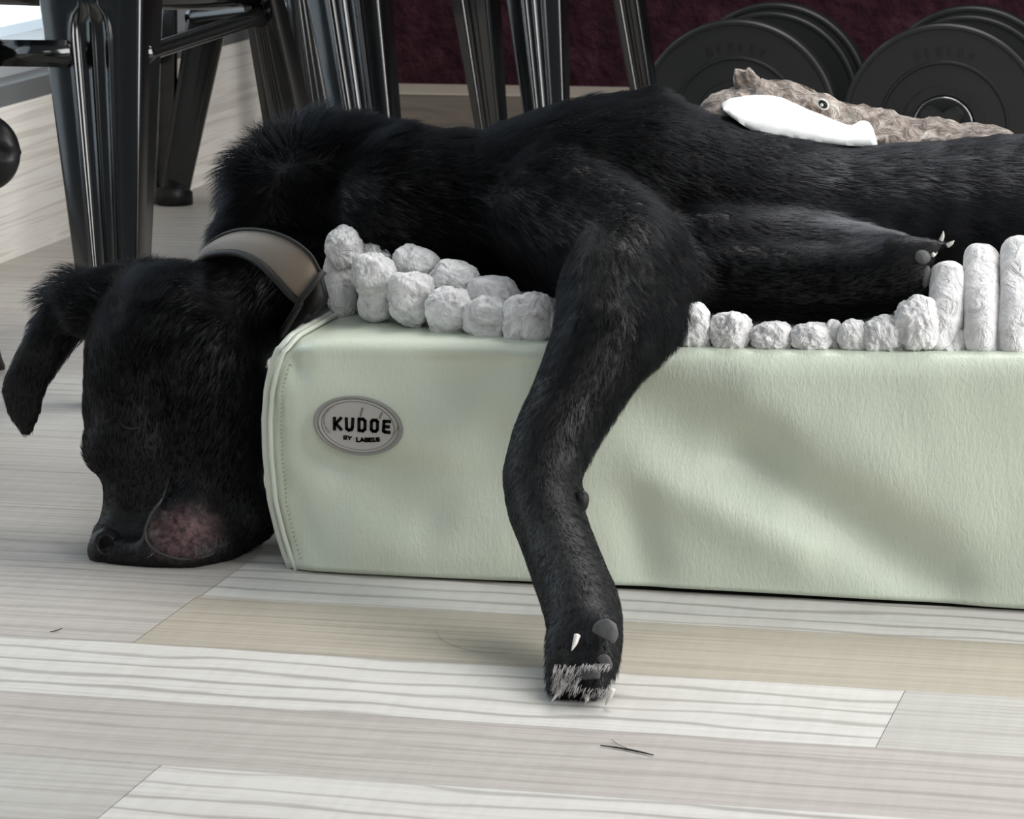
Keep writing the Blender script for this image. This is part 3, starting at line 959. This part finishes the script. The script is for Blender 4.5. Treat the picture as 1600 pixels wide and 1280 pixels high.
# fur: guides give direction (px), length (m) and lift; (px, py, dy, dirx, diry, len, lift)
G = [
    (160, 830, .03, .1, -1, .004, .15), (240, 850, .03, .4, -1, .004, .15), (200, 760, .02, .1, -1, .006, .15), (180, 690, .0, .1, -1, .008, .2), (230, 620, .0, .1, -1, .010, .2),
    (320, 650, .0, .4, -1, .012, .2), (350, 760, .0, .3, -1, .010, .2), (320, 800, .0, .3, -1, .004, .15), (160, 560, .05, .0, -1, .012, .2), (250, 520, .05, .5, -1, .014, .2),
    (170, 440, .13, -.9, -.5, .020, .35), (100, 450, .14, -1, -.25, .034, .55), (240, 430, .12, .3, -1, .020, .4), (290, 470, .08, .8, -.5, .016, .2), (60, 560, .13, -.3, 1, .008, .1), (45, 640, .13, -.1, 1, .006, .1), (85, 500, .13, -.6, .6, .012, .2),
    (360, 440, .08, .6, -.8, .014, .2), (440, 400, .05, .8, -.6, .016, .2), (380, 300, .18, -.8, .6, .030, .5), (370, 260, .2, -.9, .2, .030, .6), (420, 220, .2, -.5, -.8, .034, .6), (460, 300, .1, .5, .6, .022, .15), (520, 400, .08, .9, .2, .008, .05),
    (500, 200, .22, .4, -.6, .034, .5), (580, 210, .22, .6, -.3, .030, .4), (560, 330, .08, .9, .4, .012, .08), (660, 230, .22, 1, 0, .022, .3), (700, 350, .08, 1, .3, .020, .15), (800, 210, .24, 1, -.15, .020, .25), (820, 350, .06, 1, .4, .016, .12),
    (900, 170, .26, 1, -.15, .020, .25), (980, 160, .26, 1, 0, .020, .2), (940, 280, .08, .9, .6, .014, .12), (1060, 180, .24, 1, .3, .018, .2), (1100, 280, .06, 1, .3, .014, .12), (1200, 300, .06, 1, .25, .014, .12), (1350, 260, .1, 1, .2, .015, .14), (1350, 330, .07, 1, .15, .015, .14), (1500, 300, .07, 1, .3, .015, .14), (1600, 300, .07, 1, .3, .015, .14), (1700, 300, .07, 1, .3, .015, .14),
    (980, 420, -.02, .3, 1, .011, .12), (950, 520, -.08, -.1, 1, .010, .12), (1020, 520, -.03, .2, 1, .014, .22), (900, 620, -.12, -.3, 1, .008, .12), (950, 640, -.07, -.2, 1, .013, .25), (850, 740, -.16, 0, 1, .006, .1), (865, 820, -.19, .3, 1, .006, .1), (900, 920, -.26, .2, 1, .006, .1), (905, 1000, -.3, -.1, 1, .006, .12), (900, 1060, -.33, -.2, 1, .008, .2), (1050, 430, .03, .5, .8, .012, .25),
    (1150, 440, .03, 1, .1, .012, .15), (1250, 440, .02, 1, 0, .011, .12), (1350, 440, .02, 1, -.3, .010, .12), (1430, 410, .03, 1, -.4, .007, .12), (1280, 500, .03, 1, -.1, .012, .15),
]


def build_fur(N=150000, npt=6):
    body_me.calc_loop_triangles()
    nt_ = len(body_me.loop_triangles)
    tri = np.zeros(nt_ * 3, dtype=np.int32); body_me.loop_triangles.foreach_get('vertices', tri); tri = tri.reshape(-1, 3)
    A, B, C_ = co[tri[:, 0]], co[tri[:, 1]], co[tri[:, 2]]
    ar = np.linalg.norm(np.cross(B - A, C_ - A), axis=1)
    cen = (A + B + C_) / 3; fn = np.cross(B - A, C_ - A); fn /= np.linalg.norm(fn, axis=1)[:, None] + 1e-12
    view = CAM - cen; view /= np.linalg.norm(view, axis=1)[:, None]
    facing = (fn * view).sum(1)
    wgt = ar * np.where(facing > -0.25, 1.0, 0.12) * (1 - 0.97 * np.clip(chin[tri].mean(1) * 2, 0, 1))
    wgt *= np.where((cen[:, 0] > 0.02), 0.05, 1.0)
    pick = rng.choice(nt_, N, p=wgt / wgt.sum())
    u = rng.random(N); v = rng.random(N); sw = u + v > 1; u[sw] = 1 - u[sw]; v[sw] = 1 - v[sw]
    root = A[pick] + (B - A)[pick] * u[:, None] + (C_ - A)[pick] * v[:, None]
    nv = nrm[tri[pick]].mean(1); nv /= np.linalg.norm(nv, axis=1)[:, None] + 1e-9
    gp = []; gd = []; gl = []; gf = []
    for (px, py, dy, dx, dyy, L, lf) in G:
        a = D(px, py, dy); b = D(px + dx * 30, py + dyy * 30, dy)
        d = (b - a); d /= np.linalg.norm(d); gp.append(a); gd.append(d); gl.append(L); gf.append(lf)
    gp = np.array(gp); gd = np.array(gd); gl = np.array(gl); gf = np.array(gf)
    # interpolate in a frame that plays down depth
    R2 = (root - CAM) @ ROT; G2 = (gp - CAM) @ ROT
    R2[:, 2] *= 0.25; G2[:, 2] *= 0.25
    dirs = np.zeros((N, 3)); ln = np.zeros(N); lf = np.zeros(N)
    for i in range(0, N, 20000):
        d2 = ((R2[i:i + 20000, None, :] - G2[None]) ** 2).sum(2)
        wt = 1 / (d2 + 1e-5) ** 2; wt /= wt.sum(1)[:, None]
        dirs[i:i + 20000] = wt @ gd; ln[i:i + 20000] = wt @ gl; lf[i:i + 20000] = wt @ gf
    # clumping noise
    cl = np.array([[noise.noise(Vector(p * 60)), noise.noise(Vector(p * 60 + 9)), noise.noise(Vector(p * 60 + 17))] for p in root])
    dirs += cl * (0.16 + 5.0 * ln[:, None]) + rng.normal(0, 0.08, (N, 3))
    t = dirs - nv * (dirs * nv).sum(1)[:, None]
    t /= np.linalg.norm(t, axis=1)[:, None] + 1e-9
    L = ln * rng.uniform(0.7, 1.15, N) * (1 + 0.3 * cl[:, 0])
    pts = np.zeros((N, npt, 3))
    d0 = t + nv * (lf * 1.3 + 0.12)[:, None]; d0 /= np.linalg.norm(d0, axis=1)[:, None]
    d1 = t + nv * (lf * 0.5 - 0.02)[:, None] + np.array([0, 0, -0.12]); d1 /= np.linalg.norm(d1, axis=1)[:, None]
    p = root - nv * 0.0004
    for k in range(npt):
        pts[:, k] = p
        s_ = k / (npt - 1)
        dd = d0 * (1 - s_) + d1 * s_
        p = p + dd * (L / (npt - 1))[:, None]
    pts[:, :, 2] = np.maximum(pts[:, :, 2], 0.0006)
    hc = bpy.data.hair_curves.new('fur')
    hc.add_curves([npt] * N)
    hc.attributes['position'].data.foreach_set('vector', pts.ravel())
    ra = hc.attributes.get('radius') or hc.attributes.new('radius', 'FLOAT', 'POINT')
    rr = np.array([1, .95, .85, .65, .4, .1]) * 0.00017
    rad = np.repeat(rr[None], N, 0) * (0.75 + ln[:, None] * 18)
    ra.data.foreach_set('value', rad.ravel())
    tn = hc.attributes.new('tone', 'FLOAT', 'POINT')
    tone = flank_sheen(root) * np.clip(0.75 + 0.9 * cl[:, 0] + rng.normal(0, .15, N), 0, 1.3)
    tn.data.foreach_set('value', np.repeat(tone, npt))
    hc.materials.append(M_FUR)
    o = bpy.data.objects.new('fur', hc); COL.objects.link(o); o.parent = dog
    o.matrix_parent_inverse = Matrix.Translation(-Vector(dog.location))
    tag(o, kind='stuff')
    return o


M_FUR = bpy.data.materials.new('black_fur'); M_FUR.use_nodes = True
tt = M_FUR.node_tree; tt.nodes.clear()
hb = tt.nodes.new('ShaderNodeBsdfHairPrincipled'); ho = tt.nodes.new('ShaderNodeOutputMaterial')
hb.parametrization = 'COLOR'; hb.inputs['Color'].default_value = (0.0022, 0.0024, 0.0028, 1); hb.inputs['IOR'].default_value = 1.145
hb.inputs['Roughness'].default_value = 0.34; hb.inputs['Radial Roughness'].default_value = 0.55
tt.links.new(hb.outputs[0], ho.inputs[0])
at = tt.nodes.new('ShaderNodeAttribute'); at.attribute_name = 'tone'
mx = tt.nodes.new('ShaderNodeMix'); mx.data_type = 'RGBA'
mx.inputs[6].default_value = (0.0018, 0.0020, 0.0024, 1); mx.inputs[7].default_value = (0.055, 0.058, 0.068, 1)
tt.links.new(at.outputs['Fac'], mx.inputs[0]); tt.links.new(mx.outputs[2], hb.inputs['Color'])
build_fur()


from mathutils.bvhtree import BVHTree
_bv = BVHTree.FromPolygons([tuple(v) for v in co], [tuple(p.vertices) for p in body_me.polygons])


def S(px, py, lift=0.0, fallback=0.0):
    """point of the coat surface seen at a pixel, lifted along the view direction"""
    d = Vector(ray(px, py)).normalized(); h = _bv.ray_cast(Vector(CAM), d)
    if h[0] is None: return D(px, py, fallback)
    return np.array(h[0] - d * lift)


# nose, lips, claws, pads
def tube_part(name, pix, r, mat, parent=None, n=24, lab=None, surf=None):
    P = spline([list(S(a, b, 0.0, c) if surf is None else S(a, b, surf, c)) if surf != 'free' else list(D(a, b, c)) for a, b, c, _ in pix], n); Rr = np.interp(np.linspace(0, 1, n), np.linspace(0, 1, len(pix)), [k for *_, k in pix])
    bm = bmesh.new(); tube(bm, P, list(Rr * r), 12)
    o = bm_obj(name, bm, mat, parent or dog)
    if lab: o['label'] = lab
    return o


M_NOSE = material('nose_leather', (0.007, 0.007, 0.0075), 0.5, spec=0.35); q = NB(M_NOSE); q.bump(q.noise(q.coords(), 420, 2), 0.5, 0.001)
M_PAD = material('grey_pad', (0.085, 0.085, 0.088), 0.6); q = NB(M_PAD); q.bump(q.noise(q.coords(), 350, 3), 0.5, 0.001)
M_CLAW = material('pale_claw', (0.62, 0.60, 0.55), 0.3)
M_LIP = material('grey_lip', (0.035, 0.032, 0.033), 0.6)
M_WHITEFUR = material('white_toe_hair', (0.42, 0.40, 0.39), 0.6)


def ellpart(name, px, py, dy, rx, ry, kd, mat, rot=0.0, seed=0, amp=0.06, parent=None, lab=None, surf=None):
    c = Vector(D(px, py, dy)) if surf is None else Vector(S(px, py, surf, dy)); s = scale_at(c)
    bm = bmesh.new(); bmesh.ops.create_icosphere(bm, subdivisions=4, radius=1.0)
    ct, sn = math.cos(rot), math.sin(rot)
    for v in bm.verts:
        n = v.co.normalized(); m = 1 + amp * noise.noise(n * 2 + Vector((seed, 0, 0)))
        x, y, z = n.x * rx * s * m, n.y * min(rx, ry) * s * kd * m, n.z * ry * s * m
        v.co = c + Vector((x * ct - z * sn, y, x * sn + z * ct))
    o = bm_obj(name, bm, mat, parent or dog)
    if lab: o['label'] = lab
    return o


ns = ellpart('nose', 165, 857, .012, 28, 33, 1.0, M_NOSE, rot=-0.15, lab='black leathery nose with open nostril')
# nostril: raised comma rim around a dark hole
tube_part('nostril', [(165, 829, -.006, .8), (153, 837, -.007, 1), (150, 850, -.007, 1), (156, 863, -.007, 1), (170, 867, -.006, .9), (186, 862, -.002, .5)], 0.0015, M_NOSE, surf='free')
ellpart('nostril', 166, 849, -.0030, 12, 12, .35, M_INK)
tube_part('nostril', [(160, 882, .000, .6), (172, 883, -.003, 1), (186, 882, -.001, .5)], 0.0015, M_LIP, surf='free')
tube_part('lip', [(259, 728, -.004, .3), (263, 748, -.008, .7), (253, 780, -.012, 1), (236, 805, -.014, 1.1), (227, 830, -.016, 1.1), (232, 850, -.018, 1.0), (252, 866, -.016, 1.2), (285, 874, -.012, 1.2), (320, 870, -.006, .8), (342, 860, .0, .3)], 0.0011, M_LIP, n=50, lab='thin grey lip edge curving round the chin')
tube_part('whisker', [(244, 860, -.022, 1), (236, 868, -.026, .6), (230, 872, -.030, .3)], 0.0003, M_WHITEFUR)
# closed eyelid crease of the near eye
tube_part('eyelid', [(188, 660, -.008, .3), (196, 668, -.012, 1), (210, 670, -.014, 1), (222, 664, -.012, .3)], 0.0016, M_NOSE)

# hanging paw
PY = -0.335
ellpart('paw_pad', 945, 990, -.292, 21, 24, .4, M_PAD, rot=-0.35, surf=-0.001, lab='grey pad facing the camera')
ellpart('paw_pad', 915, 1056, -.332, 24, 17, .4, M_PAD, rot=0.1, seed=3, surf=-0.001)
ellpart('paw_pad', 944, 1038, -.318, 13, 16, .35, M_PAD, seed=5, surf=-0.001)
ellpart('paw_pad', 907, 785, -.150, 13, 20, .9, M_NOSE, rot=-.25, seed=7, surf=-0.001, lab='small black stopper pad behind the wrist')
def claw(px0, py0, px1, py1, dy0, dy1, w=3.6):
    tube_part('claw', [(px0, py0, dy0, 1), ((px0 + px1) / 2 + 1, (py0 + py1) / 2, (dy0 + dy1) / 2 - .001, .8), (px1, py1, dy1, .15)], w * 0.00046, M_CLAW, n=10, surf=0.003)
claw(902, 993, 893, 1017, -.322, -.330, 5.5)
claw(884, 1066, 862, 1096, -.340, -.338, 5)
claw(957, 1076, 946, 1102, -.332, -.330, 5.5)
claw(918, 1088, 914, 1100, -.340, -.336, 4)
# pale toe hairs
bm = bmesh.new()
for k in range(300):
    x = random.uniform(866, 954); y = random.uniform(1038, 1078) if x < 910 else random.choice([random.uniform(1036, 1044), random.uniform(1074, 1086)])
    L = random.uniform(9, 20) if x < 905 else random.uniform(5, 10)
    a = D(x, y, -.342 + random.uniform(-.003, .003)); b = D(x - L * 0.35 + random.uniform(-3, 3), min(y + L, 1100), -.343 + random.uniform(-.004, .004))
    a[2] = max(a[2], .001); b[2] = max(b[2], .001)
    m_ = (a + b) / 2 + np.array([0, -.001, 0])
    a = S(x, y, 0.0012, -.34) if random.random() < .9 else a
    m_ = (np.array(a) + b) / 2 + np.array([random.uniform(-.0006, .0006), -.0012, 0])
    tube(bm, [a, m_, b], [0.00019, 0.00016, 0.00005], 4, False)
o = bm_obj('toe_hair', bm, M_WHITEFUR, dog); tag(o, 'pale grey hairs fringing the toes', kind='stuff')
# folded paw
ellpart('paw_pad', 1441, 402, .040, 13, 12, .8, M_PAD, seed=9, surf=-0.001)
ellpart('paw_pad', 1446, 432, .038, 9, 18, .7, M_PAD, rot=-0.15, seed=11, surf=-0.001)
claw(1470, 376, 1474, 361, .045, .043, 4.5)
claw(1480, 384, 1491, 376, .048, .046, 5)
claw(1458, 398, 1464, 392, .036, .034, 4.5)


# collar
def build_collar():
    co_ = empty('dog_collar', (-0.84, YB + .14, 0.20), 'wide tan collar with dark edges round the sleeping dog neck', 'collar')
    # near visible band given by two px curves (upper and lower edge), closed round the back of the neck
    up = [(318, 398, .16), (335, 376, .145), (370, 361, .115), (412, 361, .085), (452, 374, .065), (484, 398, .052), (500, 425, .05)]
    lo = [(310, 412, .155), (330, 400, .125), (368, 396, .085), (402, 410, .062), (430, 436, .050), (452, 460, .045), (468, 474, .045)]
    n = 60
    U = spline([list(D(*p)) for p in up], n); L = spline([list(D(*p)) for p in lo], n)
    axis_c = (np.mean(U, 0) + np.mean(L, 0)) / 2
    neck = D(405, 455, .15)
    # back half: reflect through the neck axis
    Ub = [U[-1] + (U[0] - U[-1]) * t + (neck - axis_c) * 2.0 * math.sin(math.pi * t) for t in np.linspace(0, 1, 40)[1:-1]]
    Lb = [L[-1] + (L[0] - L[-1]) * t + (neck - axis_c) * 2.0 * math.sin(math.pi * t) for t in np.linspace(0, 1, 40)[1:-1]]
    U = np.vstack([U, Ub]); L = np.vstack([L, Lb])
    N = len(U); bm = bmesh.new(); rings = []
    for i in range(N):
        mid = (U[i] + L[i]) / 2; out = mid - neck; out /= np.linalg.norm(out) + 1e-9
        row = []
        for j in range(9):
            t = j / 8; bulge = 0.004 * math.sin(math.pi * t)
            row.append(bm.verts.new(U[i] * (1 - t) + L[i] * t + out * bulge))
        for j in range(8, -1, -1):
            t = j / 8; row.append(bm.verts.new(U[i] * (1 - t) + L[i] * t - out * 0.003))
        rings.append(row)
    K = len(rings[0])
    for i in range(N):
        for k in range(K): bm.faces.new((rings[i][k], rings[i][(k + 1) % K], rings[(i + 1) % N][(k + 1) % K], rings[(i + 1) % N][k]))
    bm_obj('band', bm, M_TAN, co_)
    for X, nm, rr in ((U, 'edge_binding', 0.0015), (L, 'edge_binding', 0.0032)):
        bm = bmesh.new(); pts = [x + (x - neck) / np.linalg.norm(x - neck) * 0.001 for x in X]; pts.append(pts[0])
        tube(bm, pts, rr, 10, False); bm_obj(nm, bm, M_TRIM, co_)
    bm = bmesh.new()
    a = [D(506, 424, .048), D(486, 448, .040), D(466, 472, .040)]
    tube(bm, a, 0.003, 8); bm_obj('edge_binding', bm, M_TRIM, co_)
    # dark buckle end running down to the bed
    bm = bmesh.new()
    q4 = [D(500, 428, .080), D(470, 470, .074), D(488, 498, .07), D(512, 470, .08)]
    f = [bm.verts.new(p) for p in q4]; k_ = [bm.verts.new(p + np.array([0.0, 0.008, 0])) for p in q4]
    bm.faces.new(f); bm.faces.new(k_[::-1])
    for j in range(4): bm.faces.new((f[j], f[(j + 1) % 4], k_[(j + 1) % 4], k_[j]))
    bmesh.ops.bevel(bm, geom=bm.edges[:], offset=0.002, segments=2, affect='EDGES')
    bm_obj('strap_end', bm, M_TRIM, co_)


build_collar()


# ------------------------------------------------------------------ flat plush toy on the dog's back
M_PLUSH = material('brown_plush', rough=0.9, spec=0.2, sheen=0.4); q = NB(M_PLUSH)
pn = q.noise(q.coords((1, 1, 1)), 70, 5, 0.65, 1.2)
q.l(q.ramp(pn, [(0.32, (0.09, 0.065, 0.05)), (0.47, (0.26, 0.20, 0.165)), (0.60, (0.50, 0.43, 0.38)), (0.7, (0.78, 0.73, 0.68))]), q.b.inputs['Base Color'])
q.bump(pn, 1.0, 0.012)
M_PLUSHW = material('white_plush', (0.86, 0.87, 0.86), 0.8, sheen=0.4)
toy = empty('plush_toy', D(1300, 190, .25), 'flat brown plush animal toy with white belly and glass eye lying on the dog back', 'plush toy')


def flat_blob(name, top, bot, dyt, dyb, thick, mat, n=90, m=14, amp=0.004, seed=0, fr=60):
    """soft sheet with a filled body between an upper and a lower outline (px)"""
    T = spline([list(D(x, y, dyt)) for x, y in top], n); B_ = spline([list(D(x, y, dyb)) for x, y in bot], n)
    bm = bmesh.new(); fr_ = []; bk = []
    nrm_ = np.array([0.0, -0.75, 0.66])
    for i in range(n):
        h = np.linalg.norm(T[i] - B_[i]); r1 = []; r2 = []
        for j in range(m + 1):
            t = j / m; p = T[i] * (1 - t) + B_[i] * t
            pf = math.sqrt(max(0, 1 - (2 * t - 1) ** 2)); ee = math.sqrt(min(1, min(i, n - 1 - i) / 6.0))
            nz = amp * (noise.noise(Vector(p * fr) + Vector((seed, 0, 0))) + 0.6 * noise.noise(Vector(p * fr * 2.3)))
            out = p + nrm_ * ((thick + nz) * pf * ee)
            tt_ = T[i] - B_[i]; out = out + tt_ / (h + 1e-6) * nz * (0.9 if j in (0, 1, m - 1, m) else 0.0)
            r1.append(bm.verts.new(out)); r2.append(bm.verts.new(p - nrm_ * thick * 0.5 * pf * ee))
        fr_.append(r1); bk.append(r2)
    for i in range(n - 1):
        for j in range(m):
            bm.faces.new((fr_[i][j], fr_[i + 1][j], fr_[i + 1][j + 1], fr_[i][j + 1]))
            bm.faces.new((bk[i][j + 1], bk[i + 1][j + 1], bk[i + 1][j], bk[i][j]))
    bmesh.ops.remove_doubles(bm, verts=bm.verts[:], dist=0.0003)
    return bm_obj(name, bm, mat, toy)


tp = [(1088, 174), (1105, 158), (1128, 143), (1155, 133), (1190, 126), (1225, 125), (1258, 134), (1292, 151), (1325, 161), (1365, 169), (1410, 180), (1460, 188), (1510, 194), (1550, 199), (1584, 208)]
bt = [(1092, 182), (1110, 192), (1135, 204), (1160, 214), (1190, 222), (1225, 228), (1258, 232), (1292, 235), (1325, 237), (1365, 237), (1410, 236), (1460, 234), (1510, 230), (1550, 224), (1586, 214)]
flat_blob('plush_body', tp, bt, .262, .215, 0.010, M_PLUSH, amp=0.006)
flat_blob('belly_patch', [(1126, 164), (1150, 155), (1180, 150), (1215, 152), (1245, 163), (1275, 177), (1305, 190), (1330, 198), (1345, 191), (1358, 193), (1368, 208)],
          [(1130, 172), (1150, 188), (1180, 206), (1215, 214), (1245, 219), (1275, 223), (1305, 226), (1330, 228), (1345, 229), (1358, 229), (1371, 226)], .240, .195, 0.010, M_PLUSHW, amp=0.001, seed=4)
flat_blob('plush_ear', [(1145, 122), (1150, 112), (1162, 108), (1175, 113), (1190, 124)], [(1147, 134), (1155, 139), (1165, 140), (1176, 138), (1190, 132)], .262, .255, 0.006, M_PLUSH, n=30, amp=0.004, seed=8, fr=110)
ey = ellpart('eye', 1286, 163, .226, 11, 8, .6, M_CLAW, rot=-0.6, amp=0, parent=toy)
e2 = ellpart('pupil', 1286, 163, .2225, 8, 6, .6, M_NOSE, rot=-0.6, amp=0, parent=toy); 
e3 = ellpart('pupil', 1284, 164, .2195, 2.6, 2.6, .6, M_CLAW, amp=0, parent=toy); e3.name = 'eye_glint'
for e in (e2, e3):
    e.parent = ey; e.matrix_parent_inverse = Matrix.Identity(4)

# ------------------------------------------------------------------ litter on the floor
def floor_hair(name, pix, r, label, group):
    P = spline([list(onZ(x, y, 0.0012)) for x, y in pix], 16)
    bm = bmesh.new(); n = len(P); tube(bm, P, [r * (0.35 + 0.65 * math.sin(math.pi * (0.1 + 0.8 * i / (n - 1)))) for i in range(n)], 6)
    o = bm_obj(name, bm, M_HAIRFLOOR); tag(o, label, 'hair', group)


floor_hair('hair_tuft', [(938, 1165), (962, 1168), (985, 1172), (1004, 1176), (1021, 1180)], 0.0008, 'thick dark hair tuft on the floor in front of the hanging paw', 'loose dog hairs on the floor')
floor_hair('hair_strand', [(78, 987), (86, 986), (97, 982)], 0.0005, 'short dark hair on the floor below the dog nose, left side', 'loose dog hairs on the floor')
floor_hair('hair_strand', [(680, 984), (690, 1000), (712, 1010), (745, 1018), (800, 1020)], 0.00013, 'long fine curved hair on beige plank left of the hanging paw', 'loose dog hairs on the floor')
floor_hair('hair_strand', [(955, 1155), (965, 1163), (984, 1171)], 0.00025, 'fine hair branching off the thick dark tuft on the floor', 'loose dog hairs on the floor')
